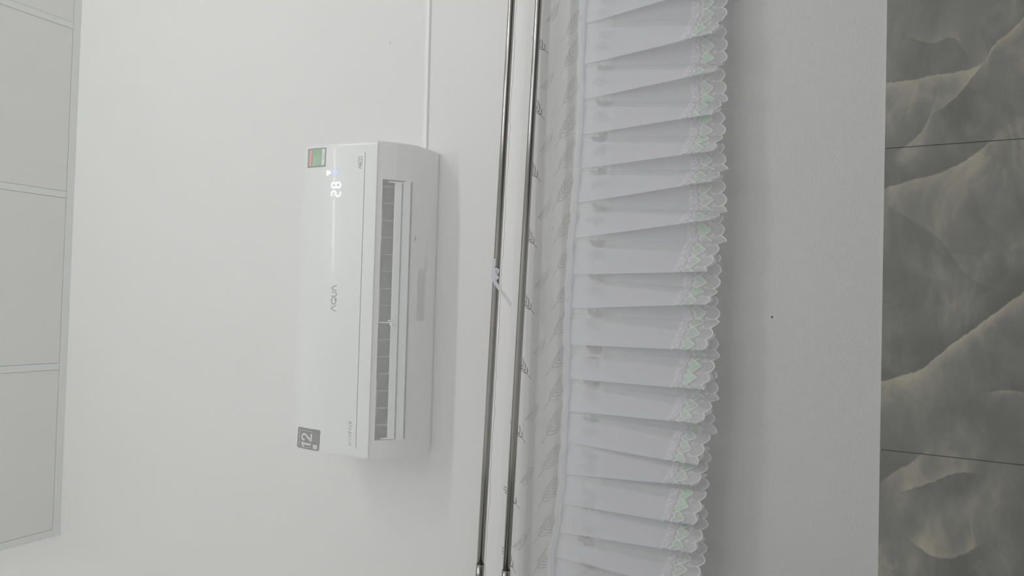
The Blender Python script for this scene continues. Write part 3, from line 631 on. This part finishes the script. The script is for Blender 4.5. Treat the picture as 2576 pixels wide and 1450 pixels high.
for k in range(NM):
    r = random.Random(k); t0 = (k+.5)*PT
    # heart: outline and shiny film
    m1 = MB(); rot = r.uniform(-.16, .16); sx_, sz_ = .0255, .0270; hc = .0430
    P2 = [(t0+sx_*(x*math.cos(rot)-y*math.sin(rot)), hc+sz_*(x*math.sin(rot)+y*math.cos(rot))) for x, y in hb2]
    ribbon(m1, P2, .0028, lambda a, b: LS(a, b, .0022), 0, closed=True)
    vs = [LS(t0+(a-t0)*.9, hc+(b-hc)*.9, .0016) for a, b in P2]+[LS(t0, hc, .0016)]; n_ = len(P2)
    bright = r.random() < .2
    m1.add(vs, [(j, (j+1) % n_, n_) for j in range(n_)], 2 if bright else 1)
    ribbon(m1, [(t0+.004, hc+.006), (t0-.001, hc), (t0-.003, hc-.005)], .0008, lambda a, b: LS(a, b, .0024), 0)
    m1.build('lace_heart', ['thread', 'film', 'glitter'], nt_)
    # scallop
    pa = [(t0-PT/2+PT*q, .0016+.0115*(1-math.sin(PI*q)**.75)) for q in lin_(0, 1, 10)]
    ribbon(sc1, pa, .0026, lambda a, b: LS(a, b, .0020))
    ribbon(sc1, [(t0-PT/2, .013), (t0-PT/2+.002, .019), (t0-PT/2, .025)], .0014, lambda a, b: LS(a, b, .0020))
    # flower between hearts
    for j in range(5):
        a = 2*PI*j/5+r.uniform(0, 1); c0, c1 = t0-PT/2, .0285
        ribbon(fl, [(c0+.0012*math.cos(a), c1+.0012*math.sin(a)), (c0+.0032*math.cos(a), c1+.0032*math.sin(a)), (c0+.0050*math.cos(a), c1+.0050*math.sin(a))], .0022, lambda p, q: LS(p, q, .0020), taper=True)
    # sprigs and tendrils above
    for s in (-1, 0, 1):
        a = PI/2+s*.7; ribbon(sp, [(t0+.004*math.cos(a), .060+.004*math.sin(a)), (t0+.008*math.cos(a), .060+.0075*math.sin(a)), (t0+.0125*math.cos(a), .060+.011*math.sin(a))], .0030, lambda p, q: LS(p, q, .0018), taper=True)
    ribbon(sp, arc(t0-PT/2, .057, .0060, 10, 170, 6), .0013, lambda p, q: LS(p, q, .0018))
    for s in (-1, 1):
        c0, c1 = t0+s*.007, .0735
        ribbon(sp, arc(c0, c1, .0022, 0, 300, 6), .0022, lambda p, q: LS(p, q, .0016))
for mb, nm in ((sc1, 'scallop_edging'), (fl, 'lace_flowers'), (sp, 'lace_sprigs')):
    o = mb.build(nm, 'thread' if nm != 'lace_sprigs' else 'threadsoft', nt_); o['kind'] = 'stuff'
# sequins glinting at the upper edge of the lace
mb = MB()
for i, p in enumerate(PL):
    ci = (i*8+2.2)*NS
    if ci < NC-1:
        for k in range(3):
            q0 = Vector(VP(ci+k*.5, 1-(.079-.002*k)/HT, .002)); r0 = .0014
            mb.add([q0+Vector((r0*math.cos(a), -.0004, r0*math.sin(a))) for a in [j*PI/3 for j in range(6)]], [tuple(range(6))])
mb.build('sequins', 'glitter', nt_)['kind'] = 'stuff'

# ribbon tied round the upper rod
rb = MB()
def rband(pts, wd, th=.0006):
    """pts: (u, w, z); a flat ribbon with thickness"""
    n = len(pts); vs = []
    for i in range(n):
        p = Vector(pts[max(i-1, 0)]); q = Vector(pts[min(i+1, n-1)]); d_ = (q-p).normalized(); nn = Vector((0, -1, 0)); s_2 = d_.cross(nn).normalized()*wd/2
        c_ = Vector(pts[i]); 
        for sg, ff in ((1, 0), (-1, 0), (-1, th), (1, th)): 
            vv = c_+s_2*sg; vs.append(N3(vv[0], vv[1]-ff, vv[2]))
    fs = [(4*i+a, 4*i+(a+1) % 4, 4*i+4+(a+1) % 4, 4*i+4+a) for i in range(n-1) for a in range(4)]+[(3, 2, 1, 0), (4*n-4, 4*n-3, 4*n-2, 4*n-1)]
    rb.add(vs, fs)
zz = zr1(.09)
rband([(.1075, -.0300, zz+.0015), (.096, -.0305, zz+.0015), (.086, -.0310, zz+.0025), (.078, -.0318, zz+.0040), (.070, -.0322, zz+.0045)], .0095)
rband([(.082, -.0295, zz+.0085), (.080, -.0325, zz+.003), (.078, -.0325, zz-.006), (.076, -.030, zz-.011)], .0085)
rband([(.078, -.0330, zz+.004), (.070, -.0345, zz-.001), (.062, -.0350, zz-.007), (.056, -.0340, zz-.0105)], .0125)
rband([(.078, -.0320, zz-.001), (.083, -.0330, zz-.007), (.079, -.0325, zz-.012), (.070, -.0320, zz-.009)], .0050)
rband([(.074, -.0325, zz+.0055), (.060, -.0335, zz+.002), (.045, -.0345, zz-.008), (.030, -.0340, zz-.021), (.013, -.0335, zz-.036), (-.006, -.0330, zz-.0515)], .0092)
o = rb.build('ribbon_tie', 'ribbon', nt_, fix=True); o['label'] = 'white ribbon knotted round the upper rod'

# ------------------------------------------------------------------ raise everything to floor = 0
for o in list(bpy.data.objects):
    if o.parent is None and o.type in ('MESH', 'EMPTY'): o.location.z += H
SC.cycles.transparent_max_bounces = 32; SC.cycles.max_bounces = 10; SC.cycles.diffuse_bounces = 6
